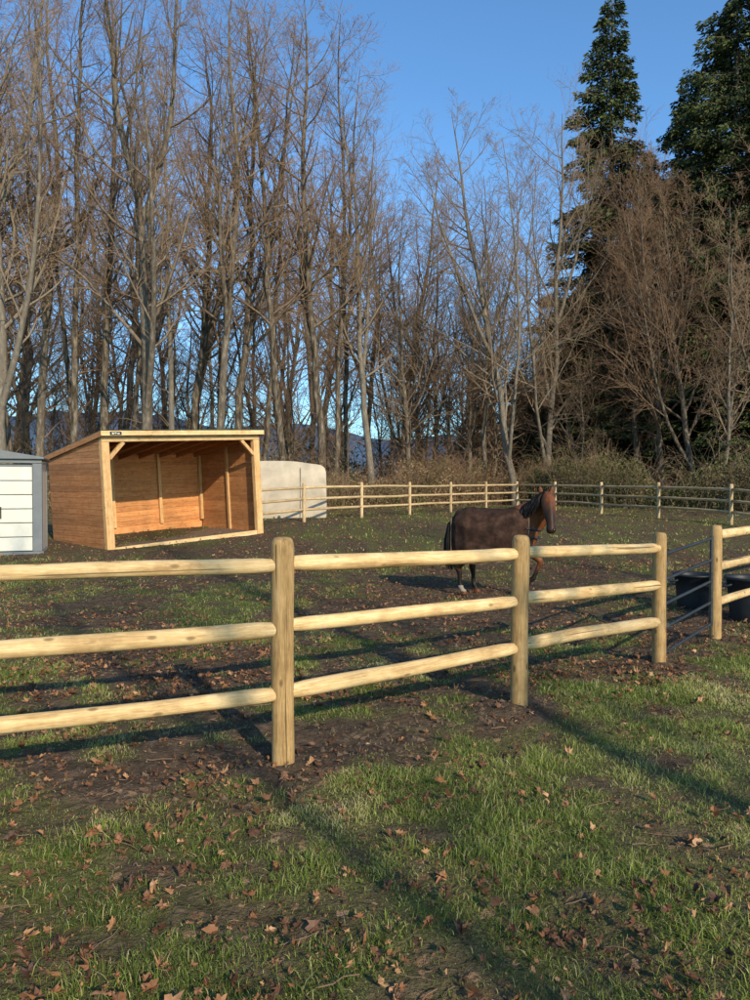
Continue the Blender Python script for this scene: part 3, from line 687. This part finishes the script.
def conifer(name,seed,H,Wd,nb=260,ns=150,base=.06,droop=.5,pw=.85):
    rg=R(seed); ac=Acc(); K=14; tt=np.linspace(0,1,K)
    p=np.zeros((1,K,3)); p[0,:,2]=tt*H-.2; p[0,:,:2]=np.cumsum(rg.randn(K,2)*.04,0)
    v,f=tube(p,(H*.013*(1-tt)+.02)[None],8); trunk=(v,f)
    t=base+(1-base)*((np.arange(nb)+rg.rand(nb))/nb)**1.0*.985; n=nb
    az=rg.rand(n)*6.283; sect=.5+.7*vn(az*1.2,t*9,seed%8)+.35*rg.rand(n)
    L=Wd*np.clip((1-t)**pw,0.0,1)*sect*np.clip((t-base)*14+.45,0,1)+.2
    Kb=7; B=np.zeros((n,Kb,3)); x0=np.interp(t*H,p[0,:,2],p[0,:,0]); y0=np.interp(t*H,p[0,:,2],p[0,:,1]); s=np.linspace(0,1,Kb)
    el=np.radians(rg.uniform(-8,22,n))
    for k in range(Kb):
        rr=L*s[k]; B[:,k,0]=x0+np.cos(az)*rr; B[:,k,1]=y0+np.sin(az)*rr
        B[:,k,2]=t*H-.2+rr*np.tan(el)-droop*L*s[k]**1.6*.55+droop*L*.12*s[k]**5
    v2,f2=tube(B,np.maximum(.006,(.012+L*.008)[:,None]*(1-.8*s)[None]),4)
    m=np.maximum((ns*(L/Wd)**1.25).astype(int),40); idx=np.repeat(np.arange(n),m); N=len(idx)
    u=.05+.95*rg.rand(N)**.8; fi=u*(Kb-1); i=np.minimum(fi.astype(int),Kb-2); w=(fi-i)[:,None]
    c=B[idx,i]*(1-w)+B[idx,i+1]*w; out=nz(np.stack([np.cos(az[idx]),np.sin(az[idx]),0*u],-1)); sd=np.stack([-out[:,1],out[:,0],0*u],-1)
    lat=(rg.rand(N)*2-1)*(.22*L[idx]*(1.2-u)+.12); c=c+sd*lat[:,None]; c[:,2]-=np.abs(lat)*.35+rg.rand(N)*.3*droop*1.6
    dirv=nz(out*(.4+.6*rg.rand(N))[:,None]+sd*np.sign(lat)[:,None]*rg.rand(N)[:,None]*.9+np.array([0,0,-1])*(droop*1.4*rg.rand(N))[:,None]+rg.randn(N,3)*.2)
    sl=.15+.26*rg.rand(N); wd=sl*(.13+.12*rg.rand(N))
    per=nz(np.cross(dirv,rg.randn(N,3)))
    V=np.stack([c,c+dirv*(sl*.45)[:,None]+per*wd[:,None],c+dirv*sl[:,None],c+dirv*(sl*.45)[:,None]-per*wd[:,None]],1)
    q=(np.arange(N)*4)[:,None]+np.array([[0,1,2,3]])
    col=np.clip(.35+.4*u-.0+rg.randn(N)*.18+(vn(c[:,0]*1.2,c[:,2]*1.2,2)-.5)*.5,0,1)
    me=mk(name,V,[q],{'c':np.repeat(col,4)},M_con,False,False)
    A=Acc(); A.add(*[trunk[0],[trunk[1]]]); A.add(v2,[f2]); tb=A.out('trunk',M_bark,True,False,'lv')
    return (me.data,tb.data,H)
cons=[conifer('con0',1,34,5.3,380,460,.05,.75,.70),conifer('con1',2,32,6.4,380,480,.04,.65,.60),conifer('con2',3,16,3.2,210,330,.02,.6,.75)]
def pcon(v,px,d,H,rot,name='cedar_tree',sx=1.0):
    x=(px-375)/750*d; e=empty(name,(x,d,float(gz(x,d))-.05)); s=H/v[2]; e.scale=(s*sx,s*sx,s); e.rotation_euler=(0,0,rot)
    for nm,me in (('foliage',v[0]),('trunk',v[1])):
        o=bpy.data.objects.new(nm,me); scene.collection.objects.link(o); o.parent=e
pcon(cons[0],603,48,32.5,.4,'fir_tree'); pcon(cons[1],730,43,30.5,2.0,'cedar_tree'); pcon(cons[1],688,52,30,1.0,'cedar_tree',.9)
pcon(cons[0],648,55,26,2.7,'fir_tree'); pcon(cons[1],768,47,33,4.2,'cedar_tree')
for (px,d,H,sx) in ((628,50,18,1.3),(590,46,13,1.4),(668,49,17,1.4),(715,46,15,1.4),(752,41,14,1.3),(548,54,12,1.4),(572,55,15,1.5),(612,57,17,1.5),(700,55,20,1.4),(520,62,11,1.5),(775,47,19,1.4),(478,75,13,1.3)):
    pcon(cons[2],px,d,H,px*1.7,'cedar_tree',sx)
pcon(cons[0],815,44,30,3,'fir_tree')

# thickets
def thicket(name,pathpts,n_st,n_lf,hmin,hmax,depth,seed,colbias,matl=M_shrub,ls=(.05,.14)):
    rg=R(seed); P=np.array(pathpts,float)
    def samp(n):
        t=rg.rand(n)*(len(P)-1); i=np.minimum(t.astype(int),len(P)-2); w=(t-i)[:,None]; c=P[i]*(1-w)+P[i+1]*w
        c=c+np.stack([rg.randn(n)*.4,rg.rand(n)*depth+rg.randn(n)*.5],-1); return c
    def hgt(c): return hmin+(hmax-hmin)*np.clip((fbm(c[:,0]*.45,c[:,1]*.45,seed%8,3)-.3)*2.3,0,1.2)
    c=samp(n_st); z=gz(c[:,0],c[:,1]); hh=hgt(c)*(.5+.75*rg.rand(n_st)**1.5)
    az=rg.rand(n_st)*6.283; o=np.stack([np.cos(az),np.sin(az)],-1)*(hh*(.2+.6*rg.rand(n_st)))[:,None]
    K=6; S=np.zeros((n_st,K,3)); arch=.5+.35*rg.rand(n_st)
    for k in range(K):
        s=k/(K-1); S[:,k,:2]=c+o*s*1.2; S[:,k,2]=z+hh*np.sin(s*math.pi*arch)
    v,f=tube(S,np.linspace(.012,.004,K)[None]*np.ones((n_st,1)),3)
    tw=Acc(); tw.add(v,[f],.8); a,b=spawn(S,np.full((n_st,K),.008),4,(.2,1),(.2,.45,.2),(25,70),4,.8,.05,.15,rg,.004); v,f=tube(a,b,3); tw.add(v,[f],1.0)
    e=empty(name); q=tw.out('stems',M_bark,True,True,'lv'); q.parent=e
    c=samp(n_lf); z=gz(c[:,0],c[:,1]); hh=hgt(c)
    zz=z+hh*rg.rand(n_lf)**.9*.9; p=np.c_[c,zz]
    d1=nz(rg.randn(n_lf,3)); d2=nz(np.cross(d1,rg.randn(n_lf,3))); s=(ls[0]+(ls[1]-ls[0])*rg.rand(n_lf))[:,None]
    V=np.stack([p,p+d1*s*.5+d2*s*.28,p+d1*s,p+d1*s*.5-d2*s*.28],1); qd=(np.arange(n_lf)*4)[:,None]+np.array([[0,1,2,3]])
    col=np.clip(colbias+(fbm(c[:,0]*.7,c[:,1]*.7+zz*.9,2,3)-.5)*1.3+rg.randn(n_lf)*.12,0,1)
    q=mk('leaves',V,[qd],{'c':np.repeat(col,4)},matl,False); q.parent=e
thicket('bramble_thicket',[(-3,34),(2,38),(6,41),(9,42)],1300,24000,.5,3.0,4,31,.8)
thicket('bramble_thicket',[(-26,34),(-14,34),(-6,36),(-1,37)],1300,18000,.6,2.8,4,34,.72)
thicket('shrub_border',[(8,42),(11,38),(15,34),(19,29),(22,22)],1000,60000,.8,3.2,5,32,.42)
thicket('woodland_undergrowth',[(-45,52),(-10,52),(10,52),(40,50)],2200,70000,1.2,5.4,9,33,.5,ls=(.12,.3))

# distant hills, with blue-grey air haze painted into their base colour
xs=np.linspace(-3200,3200,260); V=[];
for k,(yy,hh) in enumerate(((1500,0),(1700,.6),(2000,1.0),(2400,.5))):
    V.append(np.stack([xs,np.full_like(xs,yy),-8+hh*(70+250*fbm(xs*.0012+3,xs*0+2,1,5))+0*xs],-1))
V=np.array(V); n=len(xs); i=(np.arange(3)*n)[:,None]; j=np.arange(n-1)[None]
mk('distant_hills',V,[np.stack([i+j,i+j+1,i+n+j+1,i+n+j],-1).reshape(-1,4)],{'rnd':np.zeros(V.size//3)},simple('haze_tinted_hills',(.08,.12,.18),1,0,.01,.25,0,.0))

# trees outside the frame that shade the lawn and the right-hand paddock
for (x,y,vi,H) in ((9.2,-12,9,20),(15.5,-9,9,18),(22,14,9,18)):
    me,h0=var[vi]; o=bpy.data.objects.new('bare_tree',me); s=H/h0; o.scale=(s,s,s); o.location=(x,y,0); o.rotation_euler=(0,0,x); scene.collection.objects.link(o)

# ------------------------------------------------------------ light
az=math.radians(153); el=math.radians(26)
S=Vector((math.sin(az)*math.cos(el),math.cos(az)*math.cos(el),math.sin(el)))
L=bpy.data.lights.new('sun','SUN'); L.energy=5.0; L.angle=math.radians(.5); L.color=(1,.88,.67)
lo=bpy.data.objects.new('sun',L); lo.rotation_mode='QUATERNION'; lo.rotation_quaternion=S.to_track_quat('Z','Y'); lo.location=(10,-10,20); scene.collection.objects.link(lo)
w=bpy.data.worlds.new('World'); scene.world=w; w.use_nodes=True; nt=w.node_tree
bg=nt.nodes.get('Background') or nt.nodes.new('ShaderNodeBackground')
sky=nt.nodes.new('ShaderNodeTexSky'); sky.sky_type='NISHITA'; sky.sun_disc=False; sky.sun_elevation=el; sky.sun_rotation=az
sky.air_density=1.0; sky.dust_density=.5; sky.ozone_density=1.2
tint=nt.nodes.new('ShaderNodeMix'); tint.data_type='RGBA'; tint.blend_type='MULTIPLY'; tint.inputs[0].default_value=1.0
nt.links.new(sky.outputs[0],tint.inputs[6]); tint.inputs[7].default_value=(.78,1.2,1.52,1)
nt.links.new(tint.outputs[2],bg.inputs[0]); bg.inputs[1].default_value=.15

cam=bpy.data.cameras.new('camera'); co=bpy.data.objects.new('camera',cam); scene.collection.objects.link(co)
cam.sensor_fit='VERTICAL'; cam.sensor_height=36; cam.lens=27; cam.clip_end=8000; cam.clip_start=.05
co.location=(0,0,CH); co.rotation_euler=(math.radians(90-math.degrees(math.atan(13/750))),0,0)
scene.camera=co
